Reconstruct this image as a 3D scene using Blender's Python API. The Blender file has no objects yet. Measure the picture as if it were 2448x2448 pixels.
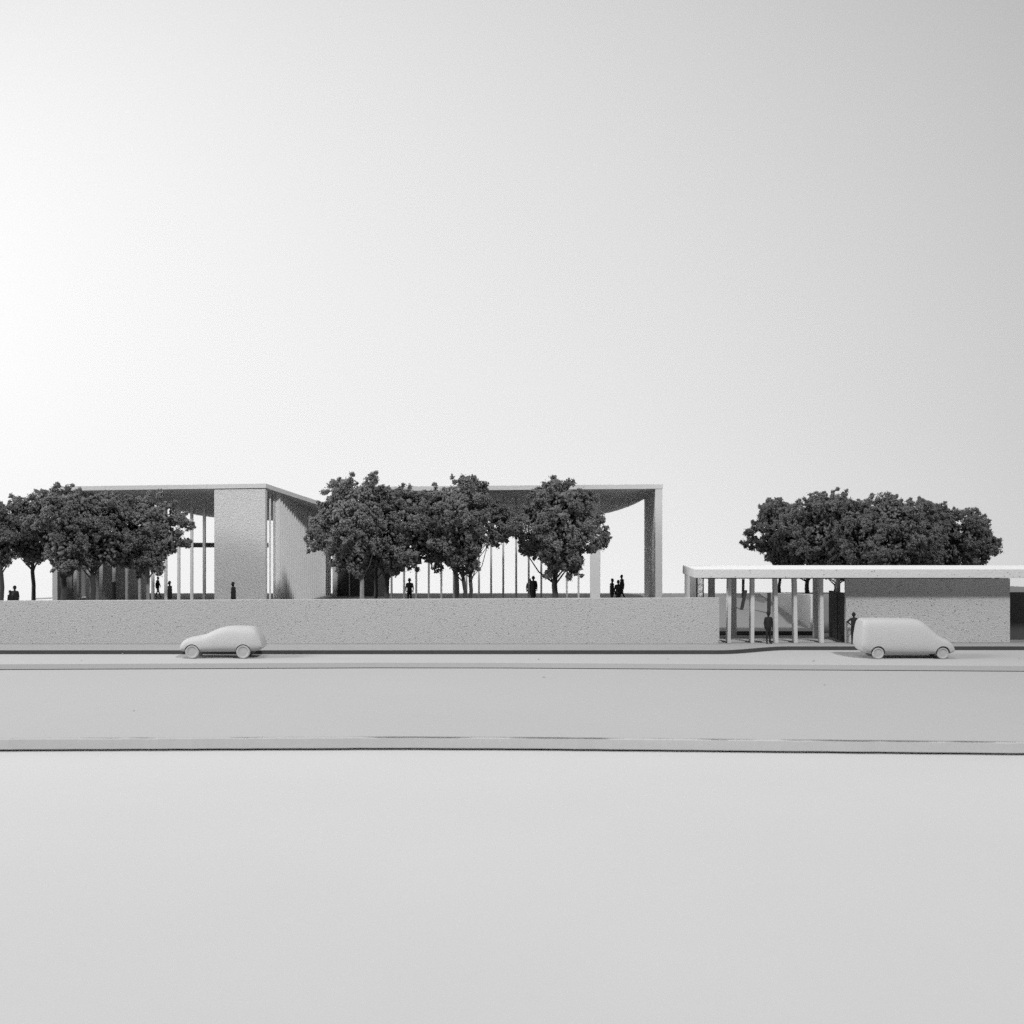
import bpy, bmesh, math, random
import numpy as np
from mathutils import Vector, Matrix

# ------------------------------------------------------------------ camera, world, lamps, exposure
sc = bpy.context.scene
COL = sc.collection
F, CX, CY, CAMZ = 2960.0, 1224.0, 1224.0, 7.69       # focal length and centre in photo pixels; eye height in model metres

cam = bpy.data.cameras.new('camera')
cam.sensor_width = 36.0
cam.lens = 36.0 * F / 2448.0
cam.clip_start, cam.clip_end = 0.5, 1000.0
cam.dof.use_dof = True
cam.dof.focus_distance = 69.0
cam.dof.aperture_fstop = 0.30
camo = bpy.data.objects.new('camera', cam)
camo.location = (0, 0, CAMZ)
camo.rotation_euler = (math.radians(90), 0, 0)
COL.objects.link(camo)
sc.camera = camo

world = bpy.data.worlds.new('World')
sc.world = world
world.use_nodes = True
bg = world.node_tree.nodes['Background']
bg.inputs['Color'].default_value = (1, 1, 1, 1)
bg.inputs['Strength'].default_value = 0.08

def aim(o, target):
    d = Vector(target) - o.location
    o.rotation_euler = d.to_track_quat('-Z', 'Y').to_euler()

def lamp_area(name, loc, target, power, sx, sy, shape='RECTANGLE'):
    l = bpy.data.lights.new(name, 'AREA')
    l.shape, l.size, l.size_y, l.energy = shape, sx, sy, power
    o = bpy.data.objects.new(name, l); o.location = loc; COL.objects.link(o); aim(o, target)
    return o

# key lamp: right, in front and above the model; soft window on the left; a lamp that washes the paper backdrop from the left
key = lamp_area('key_lamp', (99, -97, 178), (0, 66, 2), 0.56e5, 24, 24, 'DISK')
key.data.spread = math.radians(60)
lamp_area('window_light', (-150, 30, 72), (0, 75, 3), 2.3e5, 60, 40)
lamp_area('ceiling_light', (-25, 58, 120), (-5, 64, 0), 0.08e5, 60, 50).data.spread = math.radians(80)
lamp_area('backdrop_lamp', (-190, 95, 35), (-20, 150, 35), 1.28e5, 40, 60)
lamp_area('backdrop_low_fill', (15, 117, -62), (15, 150, 10), 0.42e5, 90, 12)  # added light out of view, brightens the lower backdrop

vs = sc.view_settings
vs.view_transform, vs.look, vs.exposure, vs.gamma = 'Standard', 'None', 0.05, 1.0
vs.use_curve_mapping = False
try:
    sc.cycles.use_denoising = False      # the lamp noise reads like the photograph's film grain
    sc.cycles.max_bounces = 6
    sc.cycles.diffuse_bounces = 4
except Exception:
    pass

# ------------------------------------------------------------------ helpers
def at(px, py, y):
    return Vector(((px - CX) * y / F, y, CAMZ - (py - CY) * y / F))
def xat(px, y): return (px - CX) * y / F
def zat(py, y): return CAMZ - (py - CY) * y / F

def put(o, parent=None):
    COL.objects.link(o)
    if parent is not None:
        o.parent = parent
    return o

def tag(o, label=None, category=None, group=None, kind=None):
    if label: o['label'] = label
    if category: o['category'] = category
    if group: o['group'] = group
    if kind: o['kind'] = kind
    return o

def empty(name, loc, label, category, group=None):
    o = bpy.data.objects.new(name, None)
    o.location = loc; o.empty_display_size = 0.2
    put(o)
    return tag(o, label, category, group)

def mesh_obj(name, verts, faces, mat, parent=None, smooth=False, bevel=0.0, segs=2, origin=None):
    """one mesh object; verts in world coordinates; child verts are made relative to the parent's location"""
    off = Vector(origin) if origin is not None else Vector((0, 0, 0))
    if parent is not None:
        p = parent; off = Vector((0, 0, 0))
        while p is not None:
            off += p.location; p = p.parent
    me = bpy.data.meshes.new(name)
    me.from_pydata([tuple(Vector(v) - off) for v in verts], [], faces)
    if bevel > 0:
        bm = bmesh.new(); bm.from_mesh(me)
        bmesh.ops.recalc_face_normals(bm, faces=bm.faces[:])
        es = [e for e in bm.edges if len(e.link_faces) == 2 and e.calc_face_angle(0) > 0.5]
        bmesh.ops.bevel(bm, geom=es, offset=bevel, segments=segs, affect='EDGES', profile=0.5, clamp_overlap=True)
        bm.to_mesh(me); bm.free()
    else:
        bm = bmesh.new(); bm.from_mesh(me)
        bmesh.ops.recalc_face_normals(bm, faces=bm.faces[:])
        bm.to_mesh(me); bm.free()
    me.materials.append(mat)
    if smooth:
        for p in me.polygons: p.use_smooth = True
    o = bpy.data.objects.new(name, me)
    if parent is None and origin is not None:
        o.location = off
    return put(o, parent)

HEX = [(0, 3, 2, 1), (4, 5, 6, 7), (0, 1, 5, 4), (1, 2, 6, 5), (2, 3, 7, 6), (3, 0, 4, 7)]
def hexa(name, base4, top4, mat, parent=None, bevel=0.02, **k):
    return mesh_obj(name, list(base4) + list(top4), HEX, mat, parent, bevel=bevel, **k)
def box(name, x0, x1, y0, y1, z0, z1, mat, parent=None, bevel=0.02, **k):
    b = [(x0, y0, z0), (x1, y0, z0), (x1, y1, z0), (x0, y1, z0)]
    t = [(x0, y0, z1), (x1, y0, z1), (x1, y1, z1), (x0, y1, z1)]
    return hexa(name, b, t, mat, parent, bevel, **k)
def prism(name, poly, z0, z1, mat, parent=None, bevel=0.0, **k):
    n = len(poly)
    zz0 = z0 if callable(z0) else (lambda x, y: z0)
    zz1 = z1 if callable(z1) else (lambda x, y: z1)
    v = [(x, y, zz0(x, y)) for x, y in poly] + [(x, y, zz1(x, y)) for x, y in poly]
    f = [tuple(range(n))[::-1], tuple(range(n, 2 * n))] + [(i, (i + 1) % n, n + (i + 1) % n, n + i) for i in range(n)]
    return mesh_obj(name, v, f, mat, parent, bevel=bevel, **k)

def tube_data(pts, rads, seg=8):
    """tapered tube along pts"""
    V, Fc = [], []
    pts = [Vector(p) for p in pts]
    up = Vector((0.13, 0.31, 1)).normalized()
    for i, p in enumerate(pts):
        d = (pts[min(i + 1, len(pts) - 1)] - pts[max(i - 1, 0)]).normalized()
        u = d.cross(Vector((1, 0.2, 0.1))).normalized() if abs(d.dot(up)) > 0.9 else d.cross(up).normalized()
        w = d.cross(u)
        for s in range(seg):
            a = 2 * math.pi * s / seg
            V.append(p + (u * math.cos(a) + w * math.sin(a)) * rads[i])
    for i in range(len(pts) - 1):
        for s in range(seg):
            Fc.append((i * seg + s, i * seg + (s + 1) % seg, (i + 1) * seg + (s + 1) % seg, (i + 1) * seg + s))
    Fc.append(tuple(range(seg))[::-1]); Fc.append(tuple(range((len(pts) - 1) * seg, len(pts) * seg)))
    return V, Fc
def merge(parts):
    V, Fc = [], []
    for v, f in parts:
        o = len(V); V += list(v); Fc += [tuple(i + o for i in q) for q in f]
    return V, Fc

# ------------------------------------------------------------------ materials (all neutral: the photograph is black and white)
def material(name, base, rough=0.9, var=0.05, var_scale=0.6, grain=0.0, grain_scale=12.0, bump=0.0, bump_scale=8.0,
             pits=0.0, pit_scale=7.0, streak=None, translucent=0.0, spec=0.15):
    m = bpy.data.materials.new(name); m.use_nodes = True
    nt = m.node_tree; N, L = nt.nodes, nt.links
    N.clear()
    out = N.new('ShaderNodeOutputMaterial')
    bs = N.new('ShaderNodeBsdfPrincipled')
    bs.inputs['Roughness'].default_value = rough
    bs.inputs['Specular IOR Level'].default_value = spec
    tc = N.new('ShaderNodeTexCoord')
    src = tc.outputs['Object']
    if streak:
        mp = N.new('ShaderNodeMapping'); mp.inputs['Scale'].default_value = streak
        L.new(src, mp.inputs['Vector']); src2 = mp.outputs['Vector']
    else:
        src2 = src
    def noise(scale, detail=4.0, rgh=0.6, vec=None):
        n = N.new('ShaderNodeTexNoise'); n.inputs['Scale'].default_value = scale
        n.inputs['Detail'].default_value = detail; n.inputs['Roughness'].default_value = rgh
        L.new(vec or src, n.inputs['Vector']); return n.outputs['Fac']
    def math_(op, a, b):
        n = N.new('ShaderNodeMath'); n.operation = op
        for i, v in enumerate((a, b)):
            if isinstance(v, (int, float)): n.inputs[i].default_value = v
            else: L.new(v, n.inputs[i])
        return n.outputs[0]
    val = math_('MULTIPLY_ADD', noise(var_scale, 5.0, 0.55, src2), 2 * var); val.node.inputs[2].default_value = 1 - var
    if grain:
        g = math_('MULTIPLY_ADD', noise(grain_scale, 2.0, 0.7), 2 * grain); g.node.inputs[2].default_value = 1 - grain
        val = math_('MULTIPLY', val, g)
    height = None
    if bump:
        height = math_('MULTIPLY', noise(bump_scale, 5.0, 0.65), 1.0)
    if pits:
        vo = N.new('ShaderNodeTexVoronoi'); vo.inputs['Scale'].default_value = pit_scale
        wv = N.new('ShaderNodeVectorMath'); wv.operation = 'MULTIPLY_ADD'
        nz = N.new('ShaderNodeTexNoise'); nz.inputs['Scale'].default_value = pit_scale * 1.3
        L.new(src, nz.inputs['Vector']); L.new(nz.outputs['Color'], wv.inputs[0])
        wv.inputs[1].default_value = (0.16, 0.16, 0.16); L.new(src, wv.inputs[2]); L.new(wv.outputs[0], vo.inputs['Vector'])
        rnd = N.new('ShaderNodeSeparateColor'); L.new(vo.outputs['Color'], rnd.inputs[0])
        size = math_('MULTIPLY', math_('POWER', rnd.outputs[0], 2.2), 0.36)
        mr = N.new('ShaderNodeMapRange'); mr.interpolation_type = 'SMOOTHSTEP'
        L.new(vo.outputs['Distance'], mr.inputs[0])
        L.new(math_('MULTIPLY', size, 0.3), mr.inputs[1]); L.new(math_('ADD', size, 0.03), mr.inputs[2])
        mr.inputs[3].default_value = 1.0; mr.inputs[4].default_value = 0.0
        pit = mr.outputs[0]
        val = math_('MULTIPLY', val, math_('SUBTRACT', 1.0, math_('MULTIPLY', pit, pits * 0.45)))
        h2 = math_('MULTIPLY', pit, -pits * 1.2)
        height = h2 if height is None else math_('ADD', height, h2)
    col = N.new('ShaderNodeCombineColor')
    v = math_('MULTIPLY', val, base)
    for i in range(3): L.new(v, col.inputs[i])
    L.new(col.outputs[0], bs.inputs['Base Color'])
    if height is not None:
        bp = N.new('ShaderNodeBump'); bp.inputs['Strength'].default_value = 1.0
        bp.inputs['Distance'].default_value = bump or 0.05
        L.new(height, bp.inputs['Height']); L.new(bp.outputs[0], bs.inputs['Normal'])
    if translucent:
        tr = N.new('ShaderNodeBsdfTranslucent'); L.new(col.outputs[0], tr.inputs['Color'])
        mx = N.new('ShaderNodeMixShader'); mx.inputs[0].default_value = translucent
        L.new(bs.outputs[0], mx.inputs[1]); L.new(tr.outputs[0], mx.inputs[2]); L.new(mx.outputs[0], out.inputs[0])
    else:
        L.new(bs.outputs[0], out.inputs[0])
    return m

M = {}
M['backdrop'] = material('backdrop_paper', 0.725, 0.95, 0.01, 0.02)
M['table'] = material('table_paper', 0.495, 0.85, 0.06, 0.06, grain=0.015, grain_scale=6)
M['board'] = material('grey_board', 0.385, 0.9, 0.03, 0.12, grain=0.03, grain_scale=5, bump=0.006, bump_scale=5)
M['road'] = material('road_card', 0.415, 0.9, 0.03, 0.2, grain=0.03, grain_scale=6, bump=0.008, bump_scale=6)
M['pave'] = material('pavement_card', 0.31, 0.95, 0.06, 0.4, grain=0.16, grain_scale=9, bump=0.03, bump_scale=9)
M['kerb'] = material('kerb_shade_card', 0.06, 0.95, 0.1, 1.0, grain=0.3, grain_scale=10, bump=0.03, bump_scale=9)  # shade on the kerb face put into the colour
M['foam'] = material('pitted_foam', 0.45, 0.95, 0.03, 0.3, grain=0.12, grain_scale=15, bump=0.085, bump_scale=13.0, pits=0.5, pit_scale=10.0)
M['foam2'] = material('coarse_foam', 0.5, 0.95, 0.03, 0.3, grain=0.14, grain_scale=15, bump=0.085, bump_scale=14, pits=0.85, pit_scale=10.5)
M['foamfine'] = material('fine_foam', 0.55, 0.95, 0.03, 0.3, grain=0.10, grain_scale=14, bump=0.075, bump_scale=11, pits=0.25, pit_scale=9)
M['roof'] = material('roof_foam', 0.53, 0.95, 0.05, 0.7, grain=0.12, grain_scale=14, bump=0.03, bump_scale=10)
M['roofpale'] = material('pale_roof_foam', 0.57, 0.95, 0.03, 0.7, grain=0.05, grain_scale=12, bump=0.03, bump_scale=9, pits=0.7, pit_scale=6)
M['post'] = material('post_card', 0.52, 0.95, 0.05, 0.7, grain=0.08, grain_scale=12, bump=0.02, bump_scale=10)
M['white'] = material('white_card', 0.72, 0.9, 0.02, 0.7)
M['littop'] = material('lit_top_white', 0.76, 0.9, 0.02, 0.7)
M['boardedge'] = material('lightened_board_edge', 0.475, 0.9, 0.06, 0.5, grain=0.05, grain_scale=5, streak=(0.4, 1, 3))
M['screen'] = material('ribbed_screen', 0.66, 0.8, 0.02, 0.7, translucent=0.25)
M['shade'] = material('inner_card', 0.28, 0.95, 0.05, 0.7, grain=0.06)  # darker card: shade on the inner walls put into the colour
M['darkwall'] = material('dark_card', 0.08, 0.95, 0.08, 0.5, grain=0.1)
M['ground'] = material('terrace_card', 0.26, 0.95, 0.05, 0.3, grain=0.06)
M['ramp'] = material('ramp_card', 0.29, 0.95, 0.10, 0.22, grain=0.04, grain_scale=5, bump=0.01, bump_scale=3)
M['vehicle'] = material('printed_plaster', 0.445, 0.85, 0.03, 1.2, grain=0.08, grain_scale=18, bump=0.03, bump_scale=16)
M['wheel'] = material('printed_plaster_wheel', 0.38, 0.9, 0.03, 1.5, grain=0.05, grain_scale=16)
M['figure'] = material('black_figure', 0.022, 0.75, 0.2, 3.0)
M['figuregrey'] = material('charcoal_figure', 0.045, 0.8, 0.2, 3.0)
M['trunk'] = material('dark_twig', 0.06, 0.95, 0.3, 3.0, bump=0.03, bump_scale=9)
M['trunklit'] = material('lit_twig', 0.24, 0.95, 0.3, 3.0, bump=0.03, bump_scale=9)  # paler copy: trunks that catch more light, put in as colour
M['leaf'] = material('foam_foliage', 0.155, 0.95, 0.35, 1.1, grain=0.35, grain_scale=7)
M['leafpale'] = material('foam_foliage_pale', 0.175, 0.95, 0.35, 1.1, grain=0.35, grain_scale=7)
M['crumb'] = material('crumb', 0.30, 0.95, 0.2, 3.0)

def glass_material():
    m = bpy.data.materials.new('scratched_clear_plastic'); m.use_nodes = True
    nt = m.node_tree; N, L = nt.nodes, nt.links
    bs = N['Principled BSDF']
    bs.inputs['Base Color'].default_value = (0.9, 0.9, 0.9, 1)
    bs.inputs['Roughness'].default_value = 0.12
    bs.inputs['Transmission Weight'].default_value = 0.9
    bs.inputs['IOR'].default_value = 1.45
    tc = N.new('ShaderNodeTexCoord'); n = N.new('ShaderNodeTexNoise'); n.inputs['Scale'].default_value = 5
    n.inputs['Detail'].default_value = 3
    bp = N.new('ShaderNodeBump'); bp.inputs['Distance'].default_value = 0.12
    L.new(tc.outputs['Object'], n.inputs['Vector']); L.new(n.outputs['Fac'], bp.inputs['Height']); L.new(bp.outputs[0], bs.inputs['Normal'])
    return m
M['glass'] = glass_material()

# ------------------------------------------------------------------ the setting: backdrop, table, boards
def edge_line(pts, z):
    """board edge given as photo pixels, turned into plan points on the plane z"""
    out = []
    for px, py in pts:
        y = (CAMZ - z) * F / (py - CY)
        out.append((xat(px, y), y))
    return out

BA = math.radians(16)          # the paper hangs at a slight angle, its right end nearer
def bdp(u, z, d=0.0): return (u * math.cos(BA) + d * math.sin(BA), 150 - u * math.sin(BA) + d * math.cos(BA), z)
bd = mesh_obj('backdrop', [bdp(-190, -70), bdp(150, -70), bdp(150, 150), bdp(-190, 150),
                           bdp(-190, -70, .6), bdp(150, -70, .6), bdp(150, 150, .6), bdp(-190, 150, .6)], HEX, M['backdrop'])
tag(bd, kind='structure')

ZB, ZT = -0.30, -0.78          # top of the lower board, top of the table
tb = box('table', -75, 75, 4, 108, ZT - 1.5, ZT, M['table'], bevel=0.0)
tag(tb, kind='structure')

def interp(x, xs, ys):
    return float(np.interp(x, xs, ys))
rng = random.Random(5)
# lower board: front edge a little bowed and worn
pts = []
for i in range(161):
    px = -1900 + i * 40
    py = 1763 + interp(px, [-1900, 0, 900, 1224, 2448, 4500], [4, 1.5, -2, -1, 10, 24])
    pts.append((px, py))
fe = edge_line(pts, ZB)
fe = [(x, y + rng.uniform(-0.02, 0.02)) for x, y in fe]
n = len(fe)
gd = []
g = 0.05
for _ in fe:
    g = min(max(0.8 * g + rng.uniform(-0.035, 0.04), 0.0), 0.07); gd.append(g)
rowsB = [[(x, 104.0, ZB) for x, y in fe], [(x, y, ZB) for x, y in fe], [(x, y + d, ZB - 0.012 - 0.3 * d) for (x, y), d in zip(fe, gd)],
         [(x, y - 0.02, ZB - 0.05 - 0.1 * d) for (x, y), d in zip(fe, gd)], [(x, y - 0.03, ZT + 0.085) for x, y in fe], [(x, y + 1.2, ZT + 0.085) for x, y in fe]]
V = [v for r in rowsB for v in r]
Fc = [(r * n + i, r * n + i + 1, (r + 1) * n + i + 1, (r + 1) * n + i) for r in range(5) for i in range(n - 1)]
lb = mesh_obj('base_board', V, Fc, M['board']); tag(lb, kind='structure')
lb.data.materials.append(M['boardedge'])
for p in lb.data.polygons:
    if abs(p.normal.y) > 0.5: p.material_index = 1  # front face painted paler to make up for its weaker light
pl = box('board_underlay', -60, 60, 45.6, 103.5, ZT + 0.004, ZB - 0.1, M['kerb'], bevel=0); tag(pl, kind='structure')

# road board on it
pts = [(px, 1586 + interp(px, [-1900, 0, 900, 1224, 2448, 4500], [4, 1.5, -2.5, -2, 5.5, 16])) for px in range(-1900, 4401, 100)]
fe = edge_line(pts, 0.0)
poly = fe + [(58, 80), (-58, 80)]
rd = prism('road', poly, ZB + 0.03, 0.0, M['road'], bevel=0.015); tag(rd, kind='structure')

# pavement with its kerb, near-black to stand in for shade; the kerb line swings back into a lay-by on the right
SW = 0.20
def kerb_y(x):
    t = min(max((x - 11.2) / 4.2, 0), 1); t = t * t * (3 - 2 * t)
    return 66.95 + 1.95 * t
xs = [-58 + i * 1.0 for i in range(66)] + [8 + i * 0.4 for i in range(25)] + [18.5 + i for i in range(40)]
poly = [(x, kerb_y(x)) for x in xs] + [(xs[-1], 76.0), (xs[0], 76.0)]
pv = prism('pavement', [(x, y + 0.16 if i < len(xs) else y) for i, (x, y) in enumerate(poly)], 0.004, SW, M['pave']); tag(pv, kind='structure')
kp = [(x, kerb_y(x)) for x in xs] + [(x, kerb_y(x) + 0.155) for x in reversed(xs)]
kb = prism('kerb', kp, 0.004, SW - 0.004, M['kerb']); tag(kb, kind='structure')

# raised terrace behind the street wall
TZ = 1.5
tr = prism('terrace', [(-31.5, 71.0), (9.6, 71.0), (9.6, 94.4), (-29.6, 94.4), (-31.5, 89.5)], SW + 0.004, TZ, M['ground']); tag(tr, kind='structure')
tr2 = prism('terrace_side', [(-52, 71.0), (-31.504, 71.0), (-31.504, 87.0), (-52, 87.0)], SW + 0.004, TZ, M['white']); tag(tr2, kind='structure')
# ramped yard behind the small pavilion and the planted bank beside it
def ramp_z(x, y): return 0.15 + 0.0734 * (y - 76.0)
yd = prism('yard_ramp', [(9.7, 76.2), (18.8, 76.2), (18.8, 94.4), (9.7, 94.4)], -0.2, ramp_z, M['ramp']); tag(yd, kind='structure')
def bank_z(x, y): return 2.44 - 0.056 * (y - 78.2) - 0.0
bk = prism('planted_bank', [(19.3, 78.6), (54, 78.6), (54, 98), (19.3, 98)], -0.2, lambda x, y: bank_z(x, y), M['ramp']); tag(bk, kind='structure')

# ------------------------------------------------------------------ walls
def wall_z(x): return 2.74 + 0.0045 * (x + 10)
sw = empty('street_wall', (0, 70.35, SW), 'long pale pitted wall along the pavement behind the car', 'wall')
hexa('wall_slab', [(-46, 70.2, SW), (xat(1720, 70.2), 70.2, SW), (xat(1720, 70.2), 70.52, SW), (-46, 70.52, SW)],
     [(-46, 70.2, wall_z(-46)), (xat(1720, 70.2), 70.2, wall_z(11.8)), (xat(1720, 70.2), 70.52, wall_z(11.8)), (-46, 70.52, wall_z(-46))], M['foam'], sw, bevel=0.025)

rw = mesh_obj('retaining_wall', [(18.85, 78.2, 0.0), (19.25, 78.2, 0.0), (19.25, 97.0, 0.0), (18.85, 97.0, 0.0),
                                 (18.85, 78.2, 2.48), (19.25, 78.2, 2.48), (19.25, 97.0, 1.42), (18.85, 97.0, 1.42)], HEX, M['white'], bevel=0.02, origin=(19, 87, 0))
tag(rw, 'white retaining wall with sloping top seen between the pavilion columns', 'wall')
lk = box('ramp_gap_shade', 9.8, 18.7, 75.2, 75.45, SW + 0.002, 0.44, M['darkwall'], bevel=0.01, origin=(14, 75.3, SW))  # black strip stands in for the shadow gap at the ramp foot
tag(lk, 'low black kerb put in for the shadow gap at the foot of the ramp', 'kerb')
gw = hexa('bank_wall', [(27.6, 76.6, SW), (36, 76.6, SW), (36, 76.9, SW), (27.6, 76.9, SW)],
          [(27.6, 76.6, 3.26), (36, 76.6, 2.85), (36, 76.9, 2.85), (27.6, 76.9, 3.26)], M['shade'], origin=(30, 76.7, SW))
tag(gw, 'grey sloping wall glimpsed behind the right end of the pavilion', 'wall')

# ------------------------------------------------------------------ the large building with its sagging roof
TH = math.radians(4.5); C_, S_ = math.cos(TH), math.sin(TH)
P0 = (-15.5, 78.0)
def LW(a, b, z=0.0): return (P0[0] + a * C_ + b * S_, P0[1] - a * S_ + b * C_, z)
def a_px(px, b):
    r = (px - CX) / F
    return (r * (P0[1] + b * C_) - P0[0] - b * S_) / (C_ + r * S_)
A0, A1, BD = -13.95, 24.85, 15.5
NB = 13.0
def roof_z(a, b):
    f = interp(a, [-14, 0, 7, 25], [9.31, 9.48, 9.27, 9.40])
    d = min(a - A0, A1 - a)
    k = 7.25 + 2.15 * math.exp(-max(d, 0) / 2.8)
    return f + (k - f) * min(max(b / BD, 0), 1.05)
RT = 0.27
hall = empty('exhibition_hall', LW(0, 8, TZ), 'large hall under a sagging flat roof behind the trees', 'building')
def hall_roof():
    rows = [0, 0.5, 1.5, 3, 4.5, 6, 7.5, 9, 10.5, 12, NB, 14, BD]
    nL, nM, nR = 16, 5, 22
    grid = []
    for b in rows:
        q = min(b, NB)
        aL = 1.96 * q / 8.18
        aR = 6.6 - 1.6 * q / NB
        r = [A0 + (aL - A0) * (i / nL) for i in range(nL + 1)]
        r += [aL + (aR - aL) * (i / nM) for i in range(1, nM)]
        # finer stations towards the right end, where the edge curves up
        r += [aR + (A1 - aR) * (1 - (1 - i / nR) ** 1.6) for i in range(nR + 1)]
        grid.append(r)
    nc = len(grid[0])
    V = []
    for r, b in zip(grid, rows):
        V += [LW(a, b, roof_z(a, b)) for a in r]
    nt = len(V)
    V += [(x, y, z - RT) for x, y, z in V]
    top = []
    for j in range(len(rows) - 1):
        for i in range(nc - 1):
            if rows[j] < NB - 1e-6 and nL <= i < nL + nM: continue
            top.append((j * nc + i, j * nc + i + 1, (j + 1) * nc + i + 1, (j + 1) * nc + i))
    cnt = {}
    for f in top:
        for k in range(4):
            e = (f[k], f[(k + 1) % 4]); cnt[tuple(sorted(e))] = cnt.get(tuple(sorted(e)), []) + [e]
    Fc = list(top) + [tuple(i + nt for i in f[::-1]) for f in top]
    for es in cnt.values():
        if len(es) == 1:
            a, b = es[0]; Fc.append((b, a, a + nt, b + nt))
    used = sorted(set(i for f in Fc for i in f)); mp = {o: k for k, o in enumerate(used)}
    return mesh_obj('roof', [V[i] for i in used], [tuple(mp[i] for i in f) for f in Fc], M['roof'], hall)
hall_roof()
def hall_block(name, a0, a1, b0, b1, mat, z0=TZ - 0.01, top=None, into=0.06, bevel=0.015, parent=None):
    """a wall or post whose top follows the underside of the roof"""
    cs = [(a0, b0), (a1, b0), (a1, b1), (a0, b1)]
    base = [LW(a, b, z0) for a, b in cs]
    tp = [LW(a, b, (roof_z(a, b) - RT + into) if top is None else top) for a, b in cs]
    return hexa(name, base, tp, mat, parent or hall, bevel=bevel)
# front wall block, left wing
hall_block('front_wall', a_px(512, 0.06), a_px(634.5, 0.06), 0.06, 0.50, M['foamfine'], into=-0.03, bevel=0.02)
# end wall of the left wing, pillar wall on the right
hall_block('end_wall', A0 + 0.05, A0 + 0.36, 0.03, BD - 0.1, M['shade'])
hall_block('end_wall_lit_strip', A0 + 0.04, A0 + 0.37, -0.0 + 0.01, 0.028, M['post'], bevel=0)  # paler strip added: lit front of the end wall as colour
pc = [(A1 - 0.47, 0.03), (A1 - 0.04, 0.03), (A1 - 0.04, BD - 1.0), (A1 - 0.74, BD - 1.0)]
hexa('pillar_wall', [LW(a, b, TZ - 0.01) for a, b in pc], [LW(a, b, roof_z(a, b) - RT + 0.06) for a, b in pc], M['post'], hall, bevel=0.015)
# back beam of the left wing
ab0, ab1 = a_px(330, 14.6), a_px(640, 14.6)
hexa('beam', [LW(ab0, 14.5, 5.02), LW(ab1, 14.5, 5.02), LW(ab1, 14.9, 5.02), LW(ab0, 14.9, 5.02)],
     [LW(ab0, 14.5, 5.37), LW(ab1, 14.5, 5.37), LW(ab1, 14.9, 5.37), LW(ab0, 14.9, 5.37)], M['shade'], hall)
# columns of the left wing
for px in (148, 179, 210, 241, 272, 303, 334, 365, 396, 427, 458, 488):
    a = a_px(px, 2.0); hall_block('column', a - 0.085, a + 0.085, 1.95, 2.13, M['post'], bevel=0.01)
# inner screen wall of the left wing, ribbed, facing the court
sb0, sb1 = 2.1, BD - 0.2
SE = a_px(790, 15.3)
def screen_a(b): return -0.05 + (SE + 0.05 - 0.25) * (b - 2.1) / 13.2
hexa('screen_panel', [LW(screen_a(sb0) - 0.08, sb0, TZ), LW(screen_a(sb0), sb0, TZ), LW(screen_a(sb1), sb1, TZ), LW(screen_a(sb1) - 0.08, sb1, TZ)],
     [LW(screen_a(sb0) - 0.08, sb0, roof_z(0, sb0) - RT + 0.05), LW(screen_a(sb0), sb0, roof_z(0, sb0) - RT + 0.05),
      LW(screen_a(sb1), sb1, roof_z(0, sb1) - RT + 0.05), LW(screen_a(sb1) - 0.08, sb1, roof_z(0, sb1) - RT + 0.05)], M['screen'], hall, bevel=0)
nf = 26
for i in range(nf):
    b = sb0 + 0.3 + (sb1 - sb0 - 0.4) * i / (nf - 1)
    a = screen_a(b)
    hall_block('fin', a + 0.002, a + 0.30, b, b + 0.10, M['white'], bevel=0)
hall_block('corner_post', a_px(646, 1.6) - 0.05, a_px(646, 1.6) + 0.05, 1.5, 1.62, M['white'], bevel=0.008)
# court facade and columns of the right part
hall_block('court_pier', a_px(795, 12.95), a_px(806, 12.95), 12.9, 13.2, M['post'])
fa0, fa1 = a_px(806, 13.2), a_px(927, 13.2)
w = (fa1 - fa0) / 4
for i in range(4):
    hall_block('facade_panel', fa0 + i * w + 0.02, fa0 + (i + 1) * w - 0.02, 13.2 + 0.02 * (i % 2), 13.4, M['darkwall'] if i < 3 else M['shade'], bevel=0)  # dark wall; its shade under the roof is in the colour too
    hall_block('mullion', fa0 + (i + 1) * w - 0.035, fa0 + (i + 1) * w + 0.035, 13.08, 13.18, M['post'], bevel=0)
for px in (936, 966, 995, 1025, 1055, 1085, 1115, 1145, 1174, 1203, 1234, 1264, 1294, 1325, 1355, 1383):
    a = a_px(px, 3.0); hall_block('column', a - 0.06, a + 0.06, 2.95, 3.07, M['post'], bevel=0.008)
hall_block('wide_pier', a_px(1410.5, 2.4), a_px(1434, 2.4), 2.4, 5.6, M['white'])

# low strips lying at the foot of the left wing
s1 = hexa('paving_strip', [at(72, 1431, 84.5), at(150, 1431.6, 83.6), at(150, 1431.6, 83.9), at(72, 1431, 84.8)],
          [at(72, 1430, 84.5), at(150, 1425.5, 85.2), at(150, 1424.6, 85.6), at(72, 1429.2, 84.9)], M['white'], bevel=0)
bpy.data.objects.remove(s1)
def strip(name, pA, pB, label):
    A, B = at(*pA), at(*pB)
    d = (B - A).normalized(); nrm = Vector((-d.y, d.x, 0)).normalized() * 0.22
    lo = Vector((0, 0, -0.10))
    o = hexa(name, [A + lo, B + lo, B + lo + nrm, A + lo + nrm], [A, B, B + nrm, A + nrm], M['white'], bevel=0.01, origin=A)
    return tag(o, label, 'paving strip', 'thin white strips beside the hall')
strip('paving_strip', (74, 1430.3, 84.8), (222, 1423.8, 86.6), 'longer thin white strip lying left of the hall end wall')
strip('paving_strip', (152, 1431.5, 80.5), (222, 1424.6, 83.8), 'shorter thin white strip lying in front of the longer strip')

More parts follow.
